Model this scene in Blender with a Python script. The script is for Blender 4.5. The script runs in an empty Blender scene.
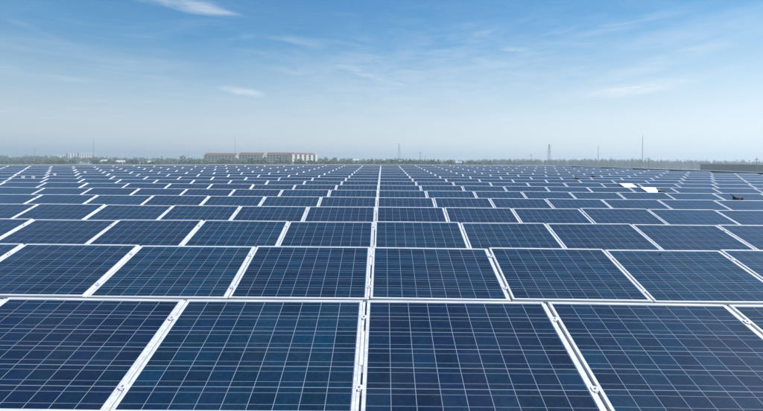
import bpy, bmesh, math, random
from mathutils import Vector, Matrix

random.seed(11)
SC = bpy.context.scene
COL = SC.collection
R = math.radians

# ------------------------------------------------------------------ layout constants (metres)
ROOF_Z = 8.0            # roof surface below the first row's upper edge
TOP_H = 0.62            # upper panel edge above the roof
CAM = Vector((0.1299, 0.0, ROOF_Z + TOP_H + 1.1283))
TILT = 0.3316           # panel tilt towards the camera
ROW1, PITCH, SLOPE = 3.2203, 1.7872, 0.0240
PW, PL, GAP = 1.404, 0.991, 0.036
W = PW + GAP
FPX = 402.2             # focal length in photograph pixels (763 wide)

# ------------------------------------------------------------------ camera
cd = bpy.data.cameras.new('camera')
cam = bpy.data.objects.new('camera', cd)
COL.objects.link(cam)
cd.sensor_width = 36.0
cd.lens = 36.0 * FPX / 763.0
cd.clip_start = 0.05
cd.clip_end = 20000
cam.matrix_world = (Matrix.Translation(CAM) @ Matrix.Rotation(0.0024, 4, 'Z')
                    @ Matrix.Rotation(math.pi / 2, 4, 'X') @ Matrix.Rotation(0.0081, 4, 'Z'))
cd.shift_y = -45.5 / 763.0      # level camera, the horizon above the middle of the picture
SC.camera = cam

# ------------------------------------------------------------------ sky, sun, exposure
SUN_AZ, SUN_EL = R(97), R(47)       # azimuth measured from the view direction (+Y) to the right (+X)
SKY_STRENGTH = 0.085
world = bpy.data.worlds.new('World')
SC.world = world
world.use_nodes = True
world.cycles.sampling_method = 'MANUAL'
world.cycles.sample_map_resolution = 512


class G:
    """tiny node-graph helper"""
    def __init__(self, tree):
        self.t = tree
        self.n = tree.nodes
        self.l = tree.links

    def node(self, kind, **kw):
        n = self.n.new(kind)
        for k, v in kw.items():
            setattr(n, k, v)
        return n

    def put(self, sock, v):
        if hasattr(v, 'is_output') or isinstance(v, bpy.types.NodeSocket):
            self.l.new(v, sock)
        else:
            sock.default_value = v

    def m(self, op, a, b=0.0, c=None, clamp=False):
        n = self.node('ShaderNodeMath', operation=op, use_clamp=clamp)
        self.put(n.inputs[0], a)
        self.put(n.inputs[1], b)
        if c is not None:
            self.put(n.inputs[2], c)
        return n.outputs[0]

    def mix(self, fac, a, b, blend='MIX'):
        n = self.node('ShaderNodeMix', data_type='RGBA', blend_type=blend)
        self.put(n.inputs[0], fac)
        self.put(n.inputs[6], a if not isinstance(a, tuple) else (*a, 1)[:4])
        self.put(n.inputs[7], b if not isinstance(b, tuple) else (*b, 1)[:4])
        return n.outputs[2]

    def noise(self, vec, scale, detail=3.0, rough=0.5, distort=0.0):
        n = self.node('ShaderNodeTexNoise')
        if vec is not None:
            self.l.new(vec, n.inputs['Vector'])
        n.inputs['Scale'].default_value = scale
        n.inputs['Detail'].default_value = detail
        n.inputs['Roughness'].default_value = rough
        n.inputs['Distortion'].default_value = distort
        return n.outputs['Fac']

    def ramp(self, v, lo, hi, a=0.0, b=1.0):
        n = self.node('ShaderNodeMapRange')
        n.interpolation_type = 'SMOOTHSTEP'
        self.put(n.inputs[0], v)
        for i, x in enumerate((lo, hi, a, b)):
            self.put(n.inputs[i + 1], x)
        return n.outputs[0]


def build_world():
    g = G(world.node_tree)
    g.n.clear()
    out = g.node('ShaderNodeOutputWorld')
    bg = g.node('ShaderNodeBackground')
    g.l.new(bg.outputs[0], out.inputs[0])
    sky = g.node('ShaderNodeTexSky', sky_type='NISHITA')
    sky.sun_disc = False
    sky.sun_elevation = SUN_EL
    sky.sun_rotation = SUN_AZ
    sky.altitude = 0
    sky.air_density = 1.0
    sky.dust_density = 0.7
    sky.ozone_density = 3.0
    tc = g.node('ShaderNodeTexCoord')
    sep = g.node('ShaderNodeSeparateXYZ')
    g.l.new(tc.outputs['Generated'], sep.inputs[0])
    x, y, z = sep.outputs
    az = g.m('ARCTAN2', x, y)
    el = g.m('ARCSINE', z)
    # cirrus sheet: plane-projected coordinates, stretched along one wind direction
    zz = g.m('ADD', g.m('MAXIMUM', z, 0.0), 0.10)
    u = g.m('DIVIDE', x, zz)
    v = g.m('DIVIDE', y, zz)
    comb = g.node('ShaderNodeCombineXYZ')
    g.l.new(g.m('ADD', g.m('MULTIPLY', u, 0.55), g.m('MULTIPLY', v, 0.18)), comb.inputs[0])
    g.l.new(g.m('ADD', g.m('MULTIPLY', v, 1.15), g.m('MULTIPLY', u, -0.45)), comb.inputs[1])
    wisp = g.noise(comb.outputs[0], 1.35, 9.0, 0.68, 1.2)
    veil = g.noise(comb.outputs[0], 0.34, 4.0, 0.55, 0.6)
    cover = g.m('MULTIPLY', g.ramp(wisp, 0.44, 0.78), g.ramp(veil, 0.38, 0.66))
    cover = g.m('MULTIPLY', cover, 0.6)
    # the separate small clouds of the day: (azimuth, elevation, half width, half height, tilt, strength)
    cl = g.node('ShaderNodeCombineXYZ')
    g.l.new(g.m('MULTIPLY', az, 9.0), cl.inputs[0])
    g.l.new(g.m('MULTIPLY', el, 42.0), cl.inputs[1])
    streak = g.noise(cl.outputs[0], 1.3, 6.0, 0.62, 0.9)
    fuzz = g.noise(cl.outputs[0], 0.8, 5.0, 0.6, 0.3)
    for (px, py, hw, hh, tilt, s) in CLOUDS:
        d = Vector(((px - 381.5) / FPX, 1.0, (160 + 0.0081 * (px - 381.5) - py) / FPX)).normalized()
        a0, e0 = math.atan2(d.x, d.y), math.asin(d.z)
        k = FPX * 1.1
        da = g.m('SUBTRACT', az, a0)
        de = g.m('SUBTRACT', el, e0)
        a1 = g.m('DIVIDE', g.m('ADD', g.m('MULTIPLY', da, math.cos(tilt)), g.m('MULTIPLY', de, math.sin(tilt))), hw / k)
        e1 = g.m('DIVIDE', g.m('SUBTRACT', g.m('MULTIPLY', de, math.cos(tilt)), g.m('MULTIPLY', da, math.sin(tilt))), hh / k)
        r = g.m('SQRT', g.m('ADD', g.m('MULTIPLY', a1, a1), g.m('MULTIPLY', e1, e1)))
        r = g.m('ADD', r, g.m('MULTIPLY', g.m('SUBTRACT', fuzz, 0.5), 1.6))
        mk = g.ramp(r, 1.15, 0.1)
        mk = g.m('MULTIPLY', mk, g.ramp(streak, 0.30, 0.66, 0.25, 1.0))
        cover = g.m('MAXIMUM', cover, g.m('MULTIPLY', mk, s))
    cover = g.m('MULTIPLY', cover, g.ramp(z, -0.005, 0.03))
    # clear-sky colour, a little deeper towards the zenith, then the cloud on top
    hs = g.node('ShaderNodeHueSaturation')
    hs.inputs['Hue'].default_value = 0.495
    hs.inputs['Saturation'].default_value = 1.30
    g.l.new(sky.outputs[0], hs.inputs['Color'])
    base = g.mix(1.0, hs.outputs[0], (0.72, 1.0, 1.10), 'MULTIPLY')
    # pale, moist lower sky deepening to blue overhead, the same all the way round and brighter on the sun's side
    ramp = g.node('ShaderNodeValToRGB')
    cr = ramp.color_ramp
    stops = ((0.0, (.87, .87, .84)), (.062, (.78, .81, .80)), (.149, (.56, .675, .75)), (.255, (.32, .51, .68)),
             (.38, (.088, .32, .60)), (.60, (.046, .22, .52)), (1.0, (.03, .17, .43)))
    while len(cr.elements) < len(stops):
        cr.elements.new(0.5)
    for e_, (p_, c_) in zip(cr.elements, stops):
        e_.position = p_
        e_.color = (*c_, 1)
    side = g.m('ADD', g.m('MULTIPLY', x, math.sin(SUN_AZ)), g.m('MULTIPLY', y, math.cos(SUN_AZ)))
    g.l.new(g.m('MULTIPLY', g.m('MAXIMUM', el, 0.0), g.m('SUBTRACT', 1.36, g.m('MULTIPLY', side, 0.16))), ramp.inputs[0])
    gain = g.m('MULTIPLY', g.m('ADD', 0.97, g.m('MULTIPLY', side, 0.20)), 11.1)
    gv = g.node('ShaderNodeCombineColor')
    for i in range(3):
        g.l.new(gain, gv.inputs[i])
    grad = g.mix(1.0, ramp.outputs[0], gv.outputs[0], 'MULTIPLY')
    base = g.mix(0.88, base, grad)
    white = g.mix(0.35, (9.2, 9.4, 9.6), base)
    col = g.mix(cover, base, white)
    g.l.new(col, bg.inputs['Color'])
    bg.inputs['Strength'].default_value = SKY_STRENGTH


CLOUDS = [(186, 3, 62, 9, -0.03, 0.85), (240, 91, 28, 6, -0.12, 0.9), (362, 74, 40, 7, -0.28, 0.7),
          (398, 84, 34, 5, -0.22, 0.5), (622, 90, 90, 9, 0.10, 0.85), (511, 49, 24, 4.5, -0.06, 0.7),
          (480, 33, 18, 4, 0.05, 0.42), (500, 119, 20, 4, 0.05, 0.55), (700, 30, 100, 14, 0.12, 0.3),
          (715, 118, 120, 26, 0.06, 0.2), (60, 42, 60, 4, -0.35, 0.16),
          (520, 126, 230, 26, 0.0, 0.22), (430, 76, 270, 66, 0.05, 0.34), (660, 62, 100, 9, 0.22, 0.42), (610, 28, 90, 8, 0.10, 0.3)]
build_world()

sd = bpy.data.lights.new('sun', 'SUN')
sd.energy = 4.8
sd.angle = R(0.53)
sd.color = (1.0, 0.955, 0.89)
sun = bpy.data.objects.new('sun', sd)
COL.objects.link(sun)
sdir = Vector((math.sin(SUN_AZ) * math.cos(SUN_EL), math.cos(SUN_AZ) * math.cos(SUN_EL), math.sin(SUN_EL)))
sun.rotation_euler = sdir.to_track_quat('Z', 'Y').to_euler()
sun.location = (20, -10, 60)

SC.view_settings.view_transform = 'Standard'
SC.view_settings.look = 'None'
SC.view_settings.exposure = 0.33
SC.view_settings.gamma = 1.0
SC.view_settings.use_curve_mapping = False
SC.render.engine = 'CYCLES'
SC.cycles.use_denoising = True
SC.cycles.max_bounces = 6
SC.cycles.diffuse_bounces = 2
SC.cycles.glossy_bounces = 3
SC.cycles.transmission_bounces = 2
SC.cycles.volume_bounces = 1


# ------------------------------------------------------------------ materials
def material(name, color, rough=0.6, metal=0.0, vary=0.0, scale=5.0, color2=None, spec=0.5, bump=0.0, stretch=None):
    m = bpy.data.materials.new(name)
    m.use_nodes = True
    g = G(m.node_tree)
    b = g.n['Principled BSDF']
    b.inputs['Roughness'].default_value = rough
    b.inputs['Metallic'].default_value = metal
    b.inputs['Specular IOR Level'].default_value = spec
    b.inputs['Base Color'].default_value = (*color, 1)
    if vary or color2:
        tc = g.node('ShaderNodeTexCoord')
        vec = tc.outputs['Object']
        if stretch:
            mp = g.node('ShaderNodeMapping')
            mp.inputs['Scale'].default_value = stretch
            g.l.new(vec, mp.inputs[0])
            vec = mp.outputs[0]
        n = g.noise(vec, scale, 5.0, 0.6)
        c2 = color2 or tuple(c * (1 - vary) for c in color)
        g.l.new(g.mix(g.ramp(n, 0.32, 0.68), color, c2), b.inputs['Base Color'])
        if bump:
            bp = g.node('ShaderNodeBump')
            bp.inputs['Strength'].default_value = bump
            g.l.new(n, bp.inputs['Height'])
            g.l.new(bp.outputs[0], b.inputs['Normal'])
    return m


def cell_material():
    """polycrystalline silicon under glass: every cell, crystal and panel a slightly different blue"""
    m = bpy.data.materials.new('silicon_cell')
    m.use_nodes = True
    g = G(m.node_tree)
    b = g.n['Principled BSDF']
    info = g.node('ShaderNodeObjectInfo')
    at = g.node('ShaderNodeAttribute', attribute_name='cell_id')
    tone_at = g.node('ShaderNodeAttribute', attribute_name='tone')
    rnd = g.m('FRACT', g.m('ADD', at.outputs['Fac'], info.outputs['Random']))
    rnd2 = g.m('FRACT', g.m('MULTIPLY', rnd, 17.31))
    tc = g.node('ShaderNodeTexCoord')
    off = g.node('ShaderNodeVectorMath', operation='ADD')
    g.l.new(tc.outputs['Object'], off.inputs[0])
    cx = g.node('ShaderNodeCombineXYZ')
    g.l.new(g.m('MULTIPLY', rnd, 40.0), cx.inputs[0])
    g.l.new(g.m('MULTIPLY', rnd2, 40.0), cx.inputs[2])
    g.l.new(cx.outputs[0], off.inputs[1])
    vo = g.node('ShaderNodeTexVoronoi')
    vo.inputs['Scale'].default_value = 55.0
    g.l.new(off.outputs[0], vo.inputs['Vector'])
    sepc = g.node('ShaderNodeSeparateColor')
    g.l.new(vo.outputs['Color'], sepc.inputs[0])
    navy, teal = (0.0013, 0.0075, 0.029), (0.0011, 0.023, 0.049)
    tone = g.m('ADD', tone_at.outputs['Fac'], g.m('SUBTRACT', 1.0, info.outputs['Alpha']))
    hue = g.m('ADD', g.m('MULTIPLY', g.m('SUBTRACT', rnd, 0.5), 0.55), tone, clamp=True)
    c = g.mix(hue, navy, teal)
    val = g.m('ADD', 0.42, g.m('ADD', g.m('MULTIPLY', rnd2, 0.55), g.m('MULTIPLY', sepc.outputs[0], 0.65)))
    vv = g.node('ShaderNodeCombineColor')
    for i in range(3):
        g.l.new(val, vv.inputs[i])
    c = g.mix(1.0, c, vv.outputs[0], 'MULTIPLY')
    # thin settled dust
    geo = g.node('ShaderNodeNewGeometry')
    dust = g.noise(geo.outputs['Position'], 1.7, 6.0, 0.65, 0.4)
    c = g.mix(g.ramp(dust, 0.35, 0.85, 0.0, 0.03), c, (0.32, 0.33, 0.33))
    g.l.new(c, b.inputs['Base Color'])
    g.l.new(g.ramp(dust, 0.3, 0.8, 0.42, 0.54), b.inputs['Roughness'])
    b.inputs['IOR'].default_value = 1.45
    b.inputs['Specular IOR Level'].default_value = 0.12
    b.inputs['Coat Weight'].default_value = 1.0
    b.inputs['Sheen Weight'].default_value = 1.0
    b.inputs['Sheen Roughness'].default_value = 0.28
    b.inputs['Sheen Tint'].default_value = (0.72, 0.88, 1.0, 1)
    b.inputs['Coat Roughness'].default_value = 0.05
    b.inputs['Coat IOR'].default_value = 1.65
    return m


M = {}
M['cell'] = cell_material()
M['busbar'] = material('tinned_ribbon', (0.22, 0.26, 0.33), 0.30, 0.0, 0.12, 30, spec=0.6)
M['sheet'] = material('white_backsheet', (0.36, 0.41, 0.49), 0.28, 0.0, 0.10, 4)
M['frame'] = material('anodised_aluminium', (0.74, 0.75, 0.76), 0.42, 0.12, 0.24, 9, stretch=(0.4, 6, 6))
M['rail'] = material('galvanised_rail', (0.62, 0.63, 0.63), 0.5, 0.35, 0.18, 14)
M['clamp'] = material('mill_finish_clamp', (0.72, 0.73, 0.74), 0.5, 0.1, 0.15, 60)
M['bolt'] = material('steel_bolt', (0.22, 0.22, 0.22), 0.5, 0.2)
M['cover'] = material('pale_seam_strip', (0.70, 0.66, 0.60), 0.7, 0.0, 0.15, 20)
M['roof'] = material('weathered_roof_sheet', (0.30, 0.31, 0.31), 0.75, 0.1, 0.25, 0.7)
M['dark'] = material('dark_parapet_paint', (0.045, 0.055, 0.06), 0.8, 0.0, 0.3, 1.0)
M['cap'] = material('pale_capping', (0.62, 0.65, 0.66), 0.5, 0.0, 0.15, 1.0)
M['white'] = material('white_patch', (0.86, 0.86, 0.84), 0.6, 0.0, 0.05, 3)
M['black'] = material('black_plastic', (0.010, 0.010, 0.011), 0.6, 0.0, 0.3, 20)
M['ground'] = material('dry_field', (0.13, 0.125, 0.075), 0.95, 0.0, 0.0, 0.012, (0.07, 0.085, 0.04))
M['plaster'] = material('beige_plaster', (0.68, 0.56, 0.36), 0.85, 0.0, 0.15, 0.15)
M['plaster2'] = material('white_plaster', (0.72, 0.71, 0.66), 0.85, 0.0, 0.10, 0.15)
M['plaster3'] = material('cream_plaster', (0.52, 0.49, 0.41), 0.85, 0.0, 0.2, 0.15)
M['tile'] = material('red_roof_tile', (0.19, 0.085, 0.065), 0.85, 0.0, 0.25, 0.5)
M['pane'] = material('dark_window_glass', (0.03, 0.045, 0.055), 0.15)
M['metal_wall'] = material('blue_green_cladding', (0.030, 0.095, 0.095), 0.7, 0.0, 0.2, 0.2)
M['steel'] = material('galvanised_steel', (0.24, 0.25, 0.26), 0.6, 0.3, 0.15, 2)
M['concrete'] = material('pale_concrete', (0.42, 0.41, 0.38), 0.9, 0.0, 0.12, 0.7)
M['bark'] = material('bark', (0.08, 0.065, 0.05), 0.9, 0.0, 0.3, 1.0)


def leaf_material(name, a, b):
    m = material(name, a, 0.8, 0.0, 0.0, 0.09, b)
    return m


M['leaf'] = leaf_material('mixed_foliage', (0.055, 0.085, 0.030), (0.085, 0.085, 0.040))
M['leaf2'] = leaf_material('poplar_foliage', (0.028, 0.066, 0.045), (0.045, 0.080, 0.055))


# ------------------------------------------------------------------ mesh helpers
class MB:
    def __init__(self):
        self.v, self.f, self.mi = [], [], []

    def quad(self, a, b, c, d, mi=0):
        i = len(self.v)
        self.v += [tuple(a), tuple(b), tuple(c), tuple(d)]
        self.f.append((i, i + 1, i + 2, i + 3))
        self.mi.append(mi)

    def box(self, x0, x1, y0, y1, z0, z1, mi=0, mat=None):
        i = len(self.v)
        p = [(x0, y0, z0), (x1, y0, z0), (x1, y1, z0), (x0, y1, z0), (x0, y0, z1), (x1, y0, z1), (x1, y1, z1), (x0, y1, z1)]
        if mat is not None:
            p = [tuple(mat @ Vector(q)) for q in p]
        self.v += p
        for f in ((3, 2, 1, 0), (4, 5, 6, 7), (0, 1, 5, 4), (1, 2, 6, 5), (2, 3, 7, 6), (3, 0, 4, 7)):
            self.f.append(tuple(i + k for k in f))
            self.mi.append(mi)

    def bar(self, a, b, r0, r1=None, n=6, mi=0):
        a, b = Vector(a), Vector(b)
        r1 = r0 if r1 is None else r1
        q = (b - a).to_track_quat('Z', 'Y')
        i = len(self.v)
        for p, r in ((a, r0), (b, r1)):
            for k in range(n):
                t = 2 * math.pi * k / n
                self.v.append(tuple(p + q @ Vector((r * math.cos(t), r * math.sin(t), 0))))
        for k in range(n):
            self.f.append((i + k, i + (k + 1) % n, i + n + (k + 1) % n, i + n + k))
            self.mi.append(mi)
        self.f.append(tuple(i + k for k in reversed(range(n))))
        self.f.append(tuple(i + n + k for k in range(n)))
        self.mi += [mi, mi]

    def mesh(self, name, *mats, bevel=0.0):
        me = bpy.data.meshes.new(name)
        me.from_pydata(self.v, [], self.f)
        for m in mats:
            me.materials.append(M[m])
        me.polygons.foreach_set('material_index', self.mi)
        me.update()
        if bevel:
            bm = bmesh.new()
            bm.from_mesh(me)
            bmesh.ops.bevel(bm, geom=bm.edges[:], offset=bevel, segments=1, affect='EDGES', clamp_overlap=True)
            bm.to_mesh(me)
            bm.free()
        return me


def tag(o, label=None, cat=None, group=None, kind=None):
    if label:
        o['label'] = label
    if cat:
        o['category'] = cat
    if group:
        o['group'] = group
    if kind:
        o['kind'] = kind
    return o


def link(name, me, parent=None, loc=(0, 0, 0)):
    o = bpy.data.objects.new(name, me)
    COL.objects.link(o)
    o.location = loc
    if parent is not None:
        o.parent = parent
    return o


def empty(name, loc, rot=(0, 0, 0)):
    o = bpy.data.objects.new(name, None)
    COL.objects.link(o)
    o.empty_display_size = 0.2
    o.location = loc
    o.rotation_euler = rot
    return o


ORD = ('zeroth first second third fourth fifth sixth seventh eighth ninth tenth eleventh twelfth thirteenth fourteenth '
       'fifteenth sixteenth seventeenth eighteenth nineteenth twentieth twenty-first twenty-second twenty-third twenty-fourth '
       'twenty-fifth twenty-sixth twenty-seventh twenty-eighth twenty-ninth thirtieth').split()


def at(px, py, d):
    """world point at forward distance d on the photograph's sight line through (px, py)"""
    return Vector((CAM.x + d * (px - 381.5) / FPX, d, CAM.z + d * (160 + 0.0081 * (px - 381.5) - py) / FPX))


def roof_z(y):
    return ROOF_Z + SLOPE * (y - ROW1)


# ------------------------------------------------------------------ ground and roof
mb = MB()
S = 3000.0
n = 12
for i in range(n):
    for j in range(n):
        x0, x1 = -S + 2 * S * i / n, -S + 2 * S * (i + 1) / n
        y0, y1 = -S + 2 * S * j / n, -S + 2 * S * (j + 1) / n
        mb.quad((x0, y0, 0), (x1, y0, 0), (x1, y1, 0), (x0, y1, 0))
tag(link('ground', mb.mesh('ground', 'ground')), 'flat dry fields reaching to the horizon', None, None, 'structure')

A_L, A_C, A_R, A_B = (-46.0, 22.8), (0.0, 34.1), (15.5, 35.4), (38.0, 9.5)
outline = [(-46, -14), (38, -14), A_B, A_R, A_C, A_L]
mb = MB()
nv = len(outline)
mb.v = [(x, y, roof_z(y)) for x, y in outline] + [(x, y, 0.0) for x, y in outline]
mb.f = [tuple(range(nv))] + [(i + nv, (i + 1) % nv + nv, (i + 1) % nv, i) for i in range(nv)]
mb.mi = [0] * len(mb.f)
roof = tag(link('roof', mb.mesh('roof', 'roof')), 'gently rising grey sheet roof under the solar panels', None, None, 'structure')


def parapet(p, q, lab, wall_mat, h, cap_h, name='roof_parapet'):
    d = Vector((q[0] - p[0], q[1] - p[1], 0))
    L = d.length
    d.normalize()
    nrm = Vector((-d.y, d.x, 0))
    root = empty(name, (p[0], p[1], roof_z(p[1])))
    tag(root, lab, 'parapet')

    def strip(w0, w1, z0, z1, mat, nm):
        m = MB()
        i = []
        for t in (0, L):
            for w, z in ((w0, z0), (w1, z0), (w1, z1), (w0, z1)):
                c = d * t + nrm * w
                m.v.append((c.x, c.y, z + SLOPE * c.y))
        m.f = [(0, 1, 2, 3), (7, 6, 5, 4), (0, 4, 5, 1), (1, 5, 6, 2), (2, 6, 7, 3), (3, 7, 4, 0)]
        m.mi = [0] * 6
        link(nm, m.mesh(nm, mat), root)
    strip(-0.10, 0.10, 0.004, h, wall_mat, 'wall')
    strip(-0.14, 0.14, h + 0.002, h + cap_h, 'cap', 'capping')
    return root


parapet(A_L, A_C, 'pale capped low parapet along the far left roof edge', 'cap', 0.60, 0.035)
parapet(A_C, A_R, 'pale capped low parapet along the far middle roof edge', 'cap', 0.60, 0.035)
parapet(A_R, A_B, 'dark low parapet with pale capping along the far right roof edge', 'dark', 0.60, 0.04)

# ------------------------------------------------------------------ solar panels
CX, CY = 0.1505, 0.1572          # cell pitch across and up the slope
CG = 0.0032                      # white joint between cells
FW, FD = 0.022, 0.036            # frame flange and depth


def add_cell(mb, cx, cy, z):
    hx, hy = CX / 2 - CG / 2, CY / 2 - CG / 2
    mb.box(cx - hx, cx + hx, cy - hy, cy + hy, z, z + 0.0005, 0)
    for s in (-0.25, 0.25):
        yy = cy + s * CY
        mb.quad((cx - CX / 2 + 0.0004, yy - 0.0011, z + 0.0008), (cx + CX / 2 - 0.0004, yy - 0.0011, z + 0.0008),
                (cx + CX / 2 - 0.0004, yy + 0.0011, z + 0.0008), (cx - CX / 2 + 0.0004, yy + 0.0011, z + 0.0008), 1)


def frame_mb():
    m = MB()
    hx = PW / 2
    m.box(-hx, -hx + FW, 0, PL, -FD, 0)
    m.box(hx - FW, hx, 0, PL, -FD, 0)
    m.box(-hx + FW, hx - FW, 0, FW, -FD, 0)
    m.box(-hx + FW, hx - FW, PL - FW, PL, -FD, 0)
    return m


def sheet_mb():
    m = MB()
    m.box(-PW / 2 + FW + 0.0005, PW / 2 - FW - 0.0005, FW + 0.0005, PL - FW - 0.0005, -0.0085, -0.0045)
    return m


CELL_POS = [((i - 4) * CX, PL / 2 + (j - 2.5) * CY) for j in range(6) for i in range(9)]
ME_FRAME = frame_mb().mesh('frame', 'frame', bevel=0.0012)
ME_SHEET = sheet_mb().mesh('backsheet', 'sheet')
_m = MB()
add_cell(_m, 0, 0, 0)
ME_CELL = _m.mesh('cell', 'cell', 'busbar')


def attr_face(me, name, vals):
    a = me.attributes.new(name, 'FLOAT', 'FACE')
    a.data.foreach_set('value', vals)


def grid_mesh(seed):
    rr = random.Random(seed)
    m = MB()
    ids = []
    for (cx, cy) in CELL_POS:
        k = len(m.f)
        add_cell(m, cx, cy, -0.0045)
        ids += [rr.random()] * (len(m.f) - k)
    me = m.mesh('cell_grid', 'cell', 'busbar')
    attr_face(me, 'cell_id', ids)
    return me


GRIDS = [grid_mesh(s) for s in range(6)]


def row_geo(nr):
    """y and z of a row's lower edge (frame top plane)"""
    yt = ROW1 + (nr - 1) * PITCH
    zt = ROOF_Z + TOP_H + (nr - 1) * PITCH * SLOPE
    return yt - PL * math.cos(TILT), zt - PL * math.sin(TILT)


def x_limits(nr):
    y = ROW1 + (nr - 1) * PITCH
    half = y * 381.5 / FPX
    xl, xr = -half - 1.0, half + 1.0
    xr = min(xr, A_R[0] + (A_R[1] - y) * (A_B[0] - A_R[0]) / (A_R[1] - A_B[1]) - 1.0)
    if y > 24:
        xl = max(xl, (y - 33.4) / 0.246)
    return xl, xr


NROWS = 18
NEAR = 2          # rows whose single cells show at ten pixels or more
SINGLE = 14       # rows built panel by panel
rows = {}
panels = {}
rng = random.Random(5)
far = []          # (matrix, tone) for the far mass
for nr in range(1, NROWS + 1):
    xl, xr = x_limits(nr)
    c0 = math.floor(xl / W) if nr < 15 else math.ceil(xl / W)
    c1 = math.ceil(xr / W) if nr < 13 else math.floor(xr / W)
    c1 = min(c1, math.floor(xr / W) + (1 if nr < 13 else 0))
    rows[nr] = (c0, c1)
    yb, zb = row_geo(nr)
    for c in range(c0, c1):
        xc = (c + 0.5) * W
        tone = min(max(rng.gauss(0.44, 0.20), 0.0), 1.0)
        if nr == 1:
            tone = {-3: .15, -2: .10, -1: .55, 0: .18, 1: .45, 2: .6}.get(c, tone)
        rx = TILT + rng.gauss(0, 0.0035)
        ry = rng.gauss(0, 0.0030)
        loc = (xc + rng.gauss(0, 0.0015), yb + rng.gauss(0, 0.002), zb + rng.gauss(0, 0.0035))
        if nr > SINGLE:
            far.append((Matrix.Translation(loc) @ Matrix.Rotation(rx, 4, 'X') @ Matrix.Rotation(ry, 4, 'Y'), tone))
            continue
        p = empty('solar_panel', loc)
        p.rotation_euler = (rx, ry, 0)
        side = (ORD[c + 1] + ' right') if c >= 0 else (ORD[-c] + ' left')
        tag(p, 'blue solar panel, %s row from front, %s of central seam' % (ORD[nr], side),
            'solar panel', 'solar panels in rows')
        panels[(nr, c)] = p
        link('frame', ME_FRAME, p)
        link('backsheet', ME_SHEET, p)
        if nr <= NEAR:
            for (cx, cy) in CELL_POS:
                o = link('cell', ME_CELL, p, (cx, cy, -0.0045))
                o.color = (1, 1, 1, 1 - tone)
        else:
            o = link('cell_grid', GRIDS[(c * 7 + nr * 3) % 6], p)
            o.color = (1, 1, 1, 1 - tone)
            tag(o, None, None, None, 'stuff')

# the farthest rows, beyond the three hundred nearest panels: one mass
fm = frame_mb()
sm = sheet_mb()
cm = MB()
cids = []
for (cx, cy) in CELL_POS:
    k = len(cm.f)
    add_cell(cm, cx, cy, -0.0045)
    cids += [len(cids) * 0.01] * (len(cm.f) - k)
big = MB()
ids, tones = [], []
for mat, tone in far:
    ro = rng.random()
    for src, mo in ((fm, 0), (sm, 1), (cm, 2)):
        i = len(big.v)
        big.v += [tuple(mat @ Vector(q)) for q in src.v]
        big.f += [tuple(i + k for k in f) for f in src.f]
        big.mi += [mo + k for k in src.mi]
        ids += [(ro + 0.618 * k) % 1.0 for k in (cids if mo == 2 else [0] * len(src.f))]
        tones += [tone] * len(src.f)
me = big.mesh('far_solar_panels', 'frame', 'sheet', 'cell', 'busbar')
attr_face(me, 'cell_id', ids)
attr_face(me, 'tone', tones)
tag(link('far_solar_panels', me), 'mass of small solar panel rows along the far roof edge', 'solar panels', None, 'stuff')

# ------------------------------------------------------------------ mounting racks (rails, legs, seam strips, clamps)
mb = MB()
mb.box(-GAP / 2 + 0.0015, 0.003, 0.004, PL - 0.004, -0.034, -0.007)
ME_STRIP = mb.mesh('seam_strip', 'frame', bevel=0.001)
mb = MB()
mb.box(-0.022, 0.022, -0.016, 0.016, 0.0015, 0.0045)
mb.box(-0.010, 0.010, -0.022, 0.022, -0.030, 0.0013)
mb.bar((0, 0, 0.0045), (0, 0, 0.0100), 0.0060, n=6, mi=1)
ME_CLAMP = mb.mesh('clamp', 'clamp', 'bolt', bevel=0.0)
mb = MB()
mb.box(-0.015, 0.015, 0, 0.30, -0.012, -0.004)  # pale strip along part of the seam gap
ME_PALE_STRIP = mb.mesh('pale_strip', 'cover')
LEGS = {}


def leg_mesh(h):
    k = round(h, 2)
    if k not in LEGS:
        m = MB()
        m.box(-0.02, 0.02, -0.02, 0.02, 0, k)
        m.box(-0.06, 0.06, -0.05, 0.05, 0.001, 0.012)
        LEGS[k] = m.mesh('leg', 'rail')
    return LEGS[k]


for nr, (c0, c1) in rows.items():
    yb, zb = row_geo(nr)
    rack = empty('mounting_rack', (0, yb, zb), (TILT, 0, 0))
    tag(rack, 'aluminium mounting rack under the %s panel row from the front' % ORD[nr], 'mounting rack', 'mounting racks under the panel rows')
    for s in (0.22, 0.78):
        mb = MB()
        mb.box(c0 * W + 0.02, c1 * W - 0.02, s * PL - 0.02, s * PL + 0.02, -FD - 0.045, -FD - 0.004)
        link('rail', mb.mesh('rail', 'rail'), rack)
        for c in range(c0, c1 + 1, 2):
            yy = s * PL
            wy = yb + yy * math.cos(TILT)
            wz = zb + yy * math.sin(TILT) - 0.085
            h = wz - roof_z(wy)
            inv = Matrix.Rotation(-TILT, 4, 'X')
            lo = inv @ Vector((c * W, wy - yb, roof_z(wy) - zb))
            o = link('leg', leg_mesh(h), rack, lo)
            o.rotation_euler = (-TILT, 0, 0)
    for c in range(c0 + 1, c1):
        link('seam_strip', ME_STRIP, rack, (c * W, 0, 0))
        if nr <= 6:
            for s in (0.19, 0.80):
                link('clamp', ME_CLAMP, rack, (c * W, s * PL + rng.uniform(-.02, .02), 0))
for nr, s in ((1, 0.36), (2, 0.05), (2, 0.62)):
    rk = [o for o in COL.objects if o.name.startswith('mounting_rack')][nr - 1]
    o = link('pale_strip', ME_PALE_STRIP, rk, (0.004, s * PL, 0))

# ------------------------------------------------------------------ small things on the panels


def on_panel(nr, x, s, lift=0.001):
    yb, zb = row_geo(nr)
    return (x, yb + s * PL * math.cos(TILT) - lift * math.sin(TILT), zb + s * PL * math.sin(TILT) + lift * math.cos(TILT))


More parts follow.
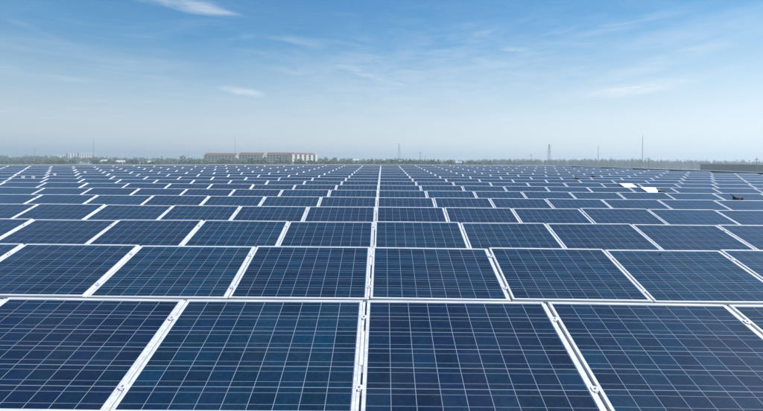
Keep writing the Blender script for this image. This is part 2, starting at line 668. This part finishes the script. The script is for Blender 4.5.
def patch(nr, x, s, w, l, lab):  # flat white piece over part of a panel
    m = MB()
    m.box(-w / 2, w / 2, -l / 2, l / 2, 0, 0.018)
    o = link('white_patch', m.mesh('white_patch', 'white', bevel=0.003), None, on_panel(nr, x, s, 0.008))
    o.rotation_euler = (TILT, 0, 0.02)
    tag(o, lab, 'patch', 'white patches on the panels')


patch(8, 9.58, 0.50, 0.50, 0.86, 'bright white board on the eighth panel row, left of its pair')
patch(7, 9.28, 0.52, 0.52, 0.86, 'bright white board on the seventh panel row, right of its pair')


def cable_or_gap_box(nr, x, w, h, lab):
    p = on_panel(nr, x, 1.0, 0.0)
    root = empty('cable_or_gap_box', (p[0], p[1] + 0.10, p[2] - 0.05))
    tag(root, lab, 'cable box', 'black boxes behind the panel rows')
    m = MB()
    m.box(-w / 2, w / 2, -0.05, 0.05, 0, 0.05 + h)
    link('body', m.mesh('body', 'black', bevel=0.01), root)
    m = MB()
    m.bar((-w * 0.35, 0, 0.05 + h * 0.8), (-w * 0.62, 0.08, 0.05 + h * 1.9), 0.012)
    link('cable', m.mesh('cable', 'black'), root)
    m = MB()
    m.box(-w * 0.09, w * 0.09, -0.06, -0.0502, 0.03 + h * .4, 0.04 + h * .8)
    link('latch', m.mesh('latch', 'bolt'), root)
    # short bracket down to the roof
    m = MB()
    m.box(-0.015, 0.015, 0.0, 0.03, roof_z(p[1]) - p[2] + 0.05, -0.001)
    link('bracket', m.mesh('bracket', 'rail'), root)


cable_or_gap_box(5, 9.37, 0.21, 0.075, 'larger black cable box behind the fifth panel row near the right edge')
cable_or_gap_box(6, 8.62, 0.15, 0.055, 'small black cable box behind the sixth panel row on the right')
cable_or_gap_box(9, 8.65, 0.13, 0.08, 'tiny black box standing for seam gap shadow, ninth panel row, right of centre')  # this box and the next stand in for shadowed seam gaps
cable_or_gap_box(10, 10.3, 0.13, 0.08, 'tiny black box standing for seam gap shadow, tenth panel row, right of centre')

def bracket(px, py, size, lab):
    d = 1.1283 / ((py - 160 - 0.0081 * (px - 381.5)) / FPX + SLOPE)
    x = CAM.x + d * (px - 381.5) / FPX
    nr = max(1, math.floor((d - ROW1) / PITCH) + 1)
    y = ROW1 + (nr - 1) * PITCH + 0.28
    z0 = roof_z(y)
    root = empty('support_bracket', (x, y, z0), (0.25, 0.0, 0.9))
    tag(root, lab, 'bracket', 'white brackets between the left panel rows')
    H = TOP_H + size * 0.15
    for nm, a, b in (('strut', (-size, 0, 0), (0, 0, H)), ('strut', (size, 0, 0), (0, 0, H)),
                     ('brace', (-size * .42, 0, H * .58), (size * .42, 0, H * .58)), ('brace', (-size * .2, 0, H * .8), (size * .2, 0, H * .8))):
        m = MB()
        m.bar(a, b, 0.028, n=4)
        link(nm, m.mesh(nm, 'frame'), root)
    m = MB()
    m.box(-size * .16, size * .2, -.02, .02, H, H + .03)
    link('cap_plate', m.mesh('cap_plate', 'frame'), root)


for k, (px, py, sz) in enumerate(((17, 176, .34), (49, 174.5, .34), (69, 172, .34), (88, 170.7, .34), (106, 169.6, .32), (121, 168.6, .3))):
    bracket(px, py, sz, 'white triangular support bracket, %s from the left between the panel rows' % ORD[k + 1])

m = MB()
for k in range(7):
    a0, a1 = k * 2 * math.pi / 7, (k + 1) * 2 * math.pi / 7
    r0, r1 = 0.017 + 0.006 * math.sin(k * 2.1), 0.017 + 0.006 * math.sin((k + 1) % 7 * 2.1)
    m.v += [(0, 0, 0.012), (r0 * math.cos(a0), r0 * math.sin(a0) * .8, 0), (r1 * math.cos(a1), r1 * math.sin(a1) * .8, 0)]
    m.f.append((3 * k, 3 * k + 1, 3 * k + 2))
    m.mi.append(0)
o = link('debris', m.mesh('debris', 'black'), None, on_panel(2, 3.53, 0.90, 0.0005))
o.rotation_euler = (TILT, 0, 0)
tag(o, 'small black speck of debris near the top of a second row panel', 'debris')


# ------------------------------------------------------------------ buildings beyond the roof
def building(name, px0, px1, py_top, d, depth, lab, wall='plaster', storeys=6, roofed=True, bays=8, rz=0.0, bright_bays=False, cat='building', group=None):
    a, b = at(px0, py_top, d), at(px1, py_top, d)
    w = (b - a).length
    h = (a.z + b.z) / 2
    hw = h - (2.6 if roofed else 0.0)
    root = empty(name, ((a.x + b.x) / 2, d, 0), (0, 0, rz))
    tag(root, lab, cat, group)
    m = MB()
    m.box(-w / 2, w / 2, 0, depth, 0, hw)
    link('wall', m.mesh('wall', wall), root)
    if roofed:
        m = MB()
        o_ = 0.6
        x0, x1, y0, y1 = -w / 2 - o_, w / 2 + o_, -o_, depth + o_
        zt = hw + 0.02
        m.v = [(x0, y0, zt), (x1, y0, zt), (x1, y1, zt), (x0, y1, zt), (x0, depth / 2, h), (x1, depth / 2, h)]
        m.f = [(0, 1, 5, 4), (2, 3, 4, 5), (1, 2, 5), (3, 0, 4), (3, 2, 1, 0)]
        m.mi = [0, 0, 1, 1, 0]
        e = MB()
        e.box(w / 2 + .003, w / 2 + .25, 0, depth, 0, hw - .01)
        link('end_wall', e.mesh('end_wall', 'plaster3'), root)
        rf = link('roof', m.mesh('roof', 'tile', 'plaster3'), root)
        for cx in (-0.3, 0.25):
            m = MB()
            m.box(-0.5, 0.5, -0.4, 0.4, -1.2, 1.1)
            link('chimney', m.mesh('chimney', 'plaster2'), rf, (cx * w, depth / 2, h - 0.4))
    else:
        m = MB()
        m.box(-w / 2 - .2, w / 2 + .2, -.2, depth + .2, hw + .005, hw + .5)
        link('parapet', m.mesh('parapet', 'plaster2'), root)
    sh = hw / storeys
    m = MB()
    m.box(-0.95, 0.95, -0.04, 0.12, 0, sh * 0.56)
    pane = m.mesh('window', 'pane')
    m = MB()
    m.box(-1.1, 1.1, -0.30, -0.045, -0.14, -0.01)
    sill = m.mesh('sill', 'plaster2')
    bw = w / bays
    for s in range(storeys):
        for k in range(bays):
            o = link('window', pane, root, (-w / 2 + (k + .5) * bw, 0, s * sh + sh * .26))
            o.scale.x = min(1.0, bw * 0.30)
            link('sill', sill, o)
    if bright_bays:
        m = MB()
        m.box(-bw * .24, bw * .24, -1.4, -0.05, 0, hw + 0.8)
        bay = m.mesh('stair_bay', 'plaster2')
        for k in range(bays + 1):
            link('stair_bay', bay, root, (-w / 2 + k * bw, 0, 0))
    return root


AG = 'red roofed apartment blocks on the horizon'
b1 = building('apartment_block', 203, 234, 152.9, 420, 14, 'beige apartment block, leftmost of the red roofed row', bays=9, group=AG, cat='apartment block')
b2 = building('apartment_block', 237.5, 261.5, 152.4, 415, 14, 'second block from the left in the red roofed row', bays=8, group=AG, cat='apartment block')
b3 = building('apartment_block', 265.6, 290, 152.3, 415, 14, 'red roofed apartment block left of the white striped block', bays=8, group=AG, cat='apartment block')
b4 = building('apartment_block', 290.5, 316.5, 152.8, 410, 12, 'apartment block with bright white vertical bays, rightmost of the row', bays=5, bright_bays=True, rz=0.72, group=AG, cat='apartment block')
building('white_block', 68, 82, 153.6, 640, 9, 'white block, middle one of the three white blocks at far left', 'plaster2', 6, False, 6, rz=0.95, group='white blocks at far left')
building('white_block', 79, 93, 153.2, 640, 9, 'white block, rightmost of the three white blocks at far left', 'plaster2', 6, False, 7, rz=0.95, group='white blocks at far left')
building('white_block', 52, 66, 155.2, 760, 9, 'small white block, leftmost of the three white blocks at far left', 'plaster2', 4, False, 6, rz=0.95, group='white blocks at far left')


def shed(px0, px1, py, d, lab, wall='plaster2', roofm='cap'):
    a, b = at(px0, py, d), at(px1, py, d)
    w = b.x - a.x
    h = (a.z + b.z) / 2
    root = empty('shed', ((a.x + b.x) / 2, d, 0))
    tag(root, lab, 'shed', 'pale sheds along the horizon')
    m = MB()
    m.box(-w / 2, w / 2, 0, 12, 0, h - 1.6)
    link('wall', m.mesh('wall', wall), root)
    m = MB()
    z = h - 1.59
    m.v = [(-w / 2 - .4, -.5, z), (w / 2 + .4, -.5, z), (w / 2 + .4, 12.5, z), (-w / 2 - .4, 12.5, z), (-w / 2 - .4, 6, h), (w / 2 + .4, 6, h)]
    m.f = [(0, 1, 5, 4), (2, 3, 4, 5), (1, 2, 5), (3, 0, 4), (3, 2, 1, 0)]
    m.mi = [0] * 5
    link('roof', m.mesh('roof', roofm), root)
    m = MB()
    m.box(-1.6, 1.6, -.06, .05, 0, 3.4)
    link('door', m.mesh('door', 'metal_wall'), root, (w * .2, 0, 0))


for a in ((97, 110, 159.6, 330, 'long pale shed just right of the white blocks'),
          (112, 121, 160.3, 310, 'short pale shed between the long shed and the round dark tree'),
          (139, 150, 160.6, 340, 'pale shed just right of the round dark tree'),
          (352, 357, 158.8, 420, 'narrow white shed left of the central seam'),
          (398, 404, 160.4, 430, 'low white shed right of the central seam'),
          (455, 463, 161.4, 460, 'low pale shed left of the lattice pylon')):
    shed(*a)

# long blue-green hall at the right
a, b = at(699, 163.6, 170), at(860, 163.6, 170)
a.x += 23.5
hall = empty('factory_hall', (a.x, 170, 0))
tag(hall, 'long blue-green flat roofed hall behind the right roof edge', 'hall')
hh, hw_ = a.z - .1, b.x - a.x
m = MB()
m.box(0, hw_, 0, 30, 0, hh - .4)
link('wall', m.mesh('wall', 'metal_wall'), hall)
m = MB()
m.box(-.3, hw_ + .3, -.3, 30.3, hh - .395, hh)
link('roof_edge', m.mesh('roof_edge', 'steel'), hall)
m = MB()
m.box(-.04, .04, -.06, -.001, 0.1, hh - .45)
rib = m.mesh('wall_rib', 'metal_wall')
for k in range(int(hw_ / 1.5)):
    link('wall_rib', rib, hall, (0.7 + k * 1.5, 0, 0))


# ------------------------------------------------------------------ masts and pylons
def pole(px, py_top, d, lab, r=0.18, mat='concrete', arm=0.0, group='slender poles on the horizon'):
    t = at(px, py_top, d)
    root = empty('utility_pole', (t.x, d, 0))
    tag(root, lab, 'pole', group)
    m = MB()
    m.bar((0, 0, 0), (0, 0, t.z), r, r * 0.55, 8)
    link('shaft', m.mesh('shaft', mat), root)
    if arm:
        m = MB()
        m.box(-arm, arm, -.07, .07, t.z - 0.9, t.z - 0.72)
        link('crossarm', m.mesh('crossarm', 'steel'), root)
        for k in (-.85, 0, .85):
            m = MB()
            m.bar((k * arm, 0, t.z - .71), (k * arm, 0, t.z - .35), .09, .05, 6)
            link('insulator', m.mesh('insulator', 'plaster2'), root)
    else:
        m = MB()
        m.bar((0, 0, t.z), (0, 0, t.z + 0.8), r * .3, r * .12, 6)
        link('lightning_rod', m.mesh('lightning_rod', 'steel'), root)


pole(641, 136.5, 190, 'tallest slender pole, standing well right of centre', .17)
pole(647.3, 157, 150, 'short dark pole just right of the tallest pole', .13, 'steel', .7)
pole(597, 146, 260, 'pale slender pole between the lattice pylon and the tallest pole', .22)
pole(530, 154, 300, 'short dark pole just left of the lattice pylon', .24, 'steel', 1.2)
pole(419.3, 152, 280, 'dark pole just right of the central seam', .22, 'steel', 1.1)
pole(424.3, 156, 300, 'short pale pole beside the dark pole near the centre', .2)
pole(755, 157.5, 150, 'dark pole in front of the blue-green hall', .15, 'steel', .7)
pole(234, 137, 520, 'faint thin mast rising behind the leftmost red roofed block', .32, 'steel')
pole(154, 150.5, 330, 'thin pale pole left of the red roofed blocks', .2)
pole(187, 151, 330, 'thin pale pole just left of the red roofed blocks', .2)
pole(92, 139, 560, 'faint thin mast rising behind the white blocks', .32, 'steel')
pole(33, 147, 480, 'faint thin mast left of the white blocks', .28, 'steel')


def pylon(px, py_top, d, lab, half=3.0):
    t = at(px, py_top, d)
    H = t.z
    root = empty('lattice_pylon', (t.x, d, 0), (0, 0, 0.35))
    tag(root, lab, 'pylon', 'lattice pylons on the horizon')
    lv = [0, .16, .31, .45, .57, .68, .77, .85, .93, 1.0]

    def wd(k):
        return half * (1 - k) ** 1.15 + 0.35
    for sx in (-1, 1):
        for sy in (-1, 1):
            m = MB()
            for k0, k1 in zip(lv, lv[1:]):
                m.bar((sx * wd(k0), sy * wd(k0), k0 * H), (sx * wd(k1), sy * wd(k1), k1 * H), .17, n=4)
            link('leg', m.mesh('leg', 'steel'), root)
    m = MB()
    for k0, k1 in zip(lv, lv[1:]):
        a, b = wd(k0), wd(k1)
        for (ax, ay, bx, by) in ((-1, -1, 1, -1), (1, -1, 1, 1), (1, 1, -1, 1), (-1, 1, -1, -1)):
            m.bar((ax * a, ay * a, k0 * H), (bx * b, by * b, k1 * H), .09, n=3)
            m.bar((bx * a, by * a, k0 * H), (ax * b, ay * b, k1 * H), .09, n=3)
            m.bar((ax * b, ay * b, k1 * H), (bx * b, by * b, k1 * H), .08, n=3)
    link('bracing', m.mesh('bracing', 'steel'), root)
    for k, wdt in ((.72, 4.2), (.83, 3.4), (.94, 2.6)):
        m = MB()
        for s in (-1, 1):
            m.bar((0, -.3, k * H), (s * wdt, 0, k * H + .2), .11, n=4)
            m.bar((0, .3, k * H), (s * wdt, 0, k * H + .2), .11, n=4)
            m.bar((0, 0, k * H + 1.3), (s * wdt, 0, k * H + .25), .08, n=4)
            m.bar((s * wdt, 0, k * H + .2), (s * wdt, 0, k * H - 1.4), .09, n=4)
        link('crossarm', m.mesh('crossarm', 'steel'), root)


pylon(548, 144.0, 520, 'lattice pylon right of centre, the clearest one', 2.3)
pylon(398, 143.5, 900, 'faint distant lattice pylon just right of the central seam', 3.2)


# ------------------------------------------------------------------ trees
def crown_faces(v, f, cx, cy, cz, rx, rz, nleaf, size, rr, tall=False):
    for _ in range(nleaf):
        t = rr.random() * 2 * math.pi
        ph = math.acos(rr.uniform(-0.85, 1))
        rad = rr.uniform(0.45, 1.0) ** 0.6
        k = (0.75 + 0.35 * math.sin(3 * t + cx) * math.sin(2 * ph + cy))
        px = cx + rx * rad * k * math.sin(ph) * math.cos(t)
        py = cy + rx * rad * k * math.sin(ph) * math.sin(t)
        pz = cz + rz * rad * k * math.cos(ph)
        q = Vector((rr.gauss(0, 1), rr.gauss(0, 1), rr.gauss(0, 1))).normalized()
        a = q.orthogonal().normalized() * size * rr.uniform(.6, 1.3)
        b = q.cross(a).normalized() * size * rr.uniform(.5, 1.1)
        i = len(v)
        c = Vector((px, py, pz))
        v += [tuple(c - a), tuple(c - b * .8), tuple(c + a * 1.1), tuple(c + b)]
        f.append((i, i + 1, i + 2, i + 3))


def treeline(name, lab, px0, px1, d0, d1, h0, h1, count, leafm, seed, poplar, nleaf=70):
    rr = random.Random(seed)
    v, f, nl = [], [], 0
    trunk = MB()
    for _ in range(count):
        d = rr.uniform(d0, d1)
        x = CAM.x + d * (rr.uniform(px0, px1) - 381.5) / FPX
        h = rr.uniform(h0, h1) * (1 + 0.10 * math.sin(x * .013 + seed) + .06 * math.sin(x * .051))
        rx = h * (rr.uniform(.10, .16) if poplar else rr.uniform(.24, .36))
        base = h * (.02 if poplar else .18)
        crown_faces(v, f, x, d, (h + base) / 2, rx, (h - base) / 2, nleaf, rx * (.30 if poplar else .24), rr)
        trunk.bar((x, d, 0), (x, d, h * .7), h * .016, h * .006, 5)
    nf = len(f)
    i = len(v)
    v += trunk.v
    f += [tuple(i + k for k in q) for q in trunk.f]
    me = bpy.data.meshes.new(name)
    me.from_pydata(v, [], f)
    me.materials.append(M[leafm])
    me.materials.append(M['bark'])
    me.polygons.foreach_set('material_index', [0] * nf + [1] * (len(f) - nf))
    tag(link(name, me), lab, 'trees', None, 'stuff')


treeline('wooded_belt', 'hazy belt of mixed trees along the left half of the horizon', -40, 400, 450, 760, 9.0, 13.0, 620, 'leaf', 3, False)
treeline('poplar_wood', 'hazy blue-green poplar wood along the right half of the horizon', 385, 860, 430, 600, 11.2, 13.4, 1900, 'leaf2', 4, True, 100)
treeline('scrub_belt', 'low olive scrub in front of the far buildings', -40, 520, 270, 330, 7.0, 10.2, 420, 'leaf', 8, False)


def tree(px, py_top, d, rx, lab, seed):
    t = at(px, py_top, d)
    root = empty('round_tree', (t.x, d, 0))
    tag(root, lab, 'tree', 'single trees on the horizon')
    rr = random.Random(seed)
    h = t.z
    m = MB()
    m.bar((0, 0, 0), (0.1, 0, h * .5), .32, .2, 8)
    for k in range(5):
        a = k * 1.256 + .4
        m.bar((0.08, 0, h * (.36 + .03 * k)), (math.cos(a) * rx * .6, math.sin(a) * rx * .6, h * (.62 + .05 * k)), .14, .05, 5)
    link('trunk', m.mesh('trunk', 'bark'), root)
    v, f = [], []
    for k in range(7):
        a = k * 2.4
        crown_faces(v, f, math.cos(a) * rx * .45, math.sin(a) * rx * .45, h * (.60 + .035 * k), rx * .62, h * .2, 150, .42, rr)
    me = bpy.data.meshes.new('crown')
    me.from_pydata(v, [], f)
    me.materials.append(M['leaf2'])
    link('crown', me, root)


tree(132.5, 158.6, 290, 3.4, 'round dark tree between the pale sheds at left', 21)
tree(413, 160.2, 330, 3.6, 'dark spreading tree left of the dark pole near the centre', 22)

# ------------------------------------------------------------------ haze
m = MB()
m.box(-3400, 3400, -3400, 3400, -1.0, 54.0)
me = m.mesh('haze')
hm = bpy.data.materials.new('haze_air')
hm.use_nodes = True
hm.node_tree.nodes.clear()
ho = hm.node_tree.nodes.new('ShaderNodeOutputMaterial')
hv = hm.node_tree.nodes.new('ShaderNodeVolumePrincipled')
hv.inputs['Color'].default_value = (0.82, 0.93, 1.0, 1)
hv.inputs['Density'].default_value = 0.0010
hv.inputs['Anisotropy'].default_value = 0.3
hm.node_tree.links.new(hv.outputs[0], ho.inputs['Volume'])
me.materials.append(hm)
tag(link('haze', me), 'thin pale haze over the far horizon', 'haze', None, 'stuff')
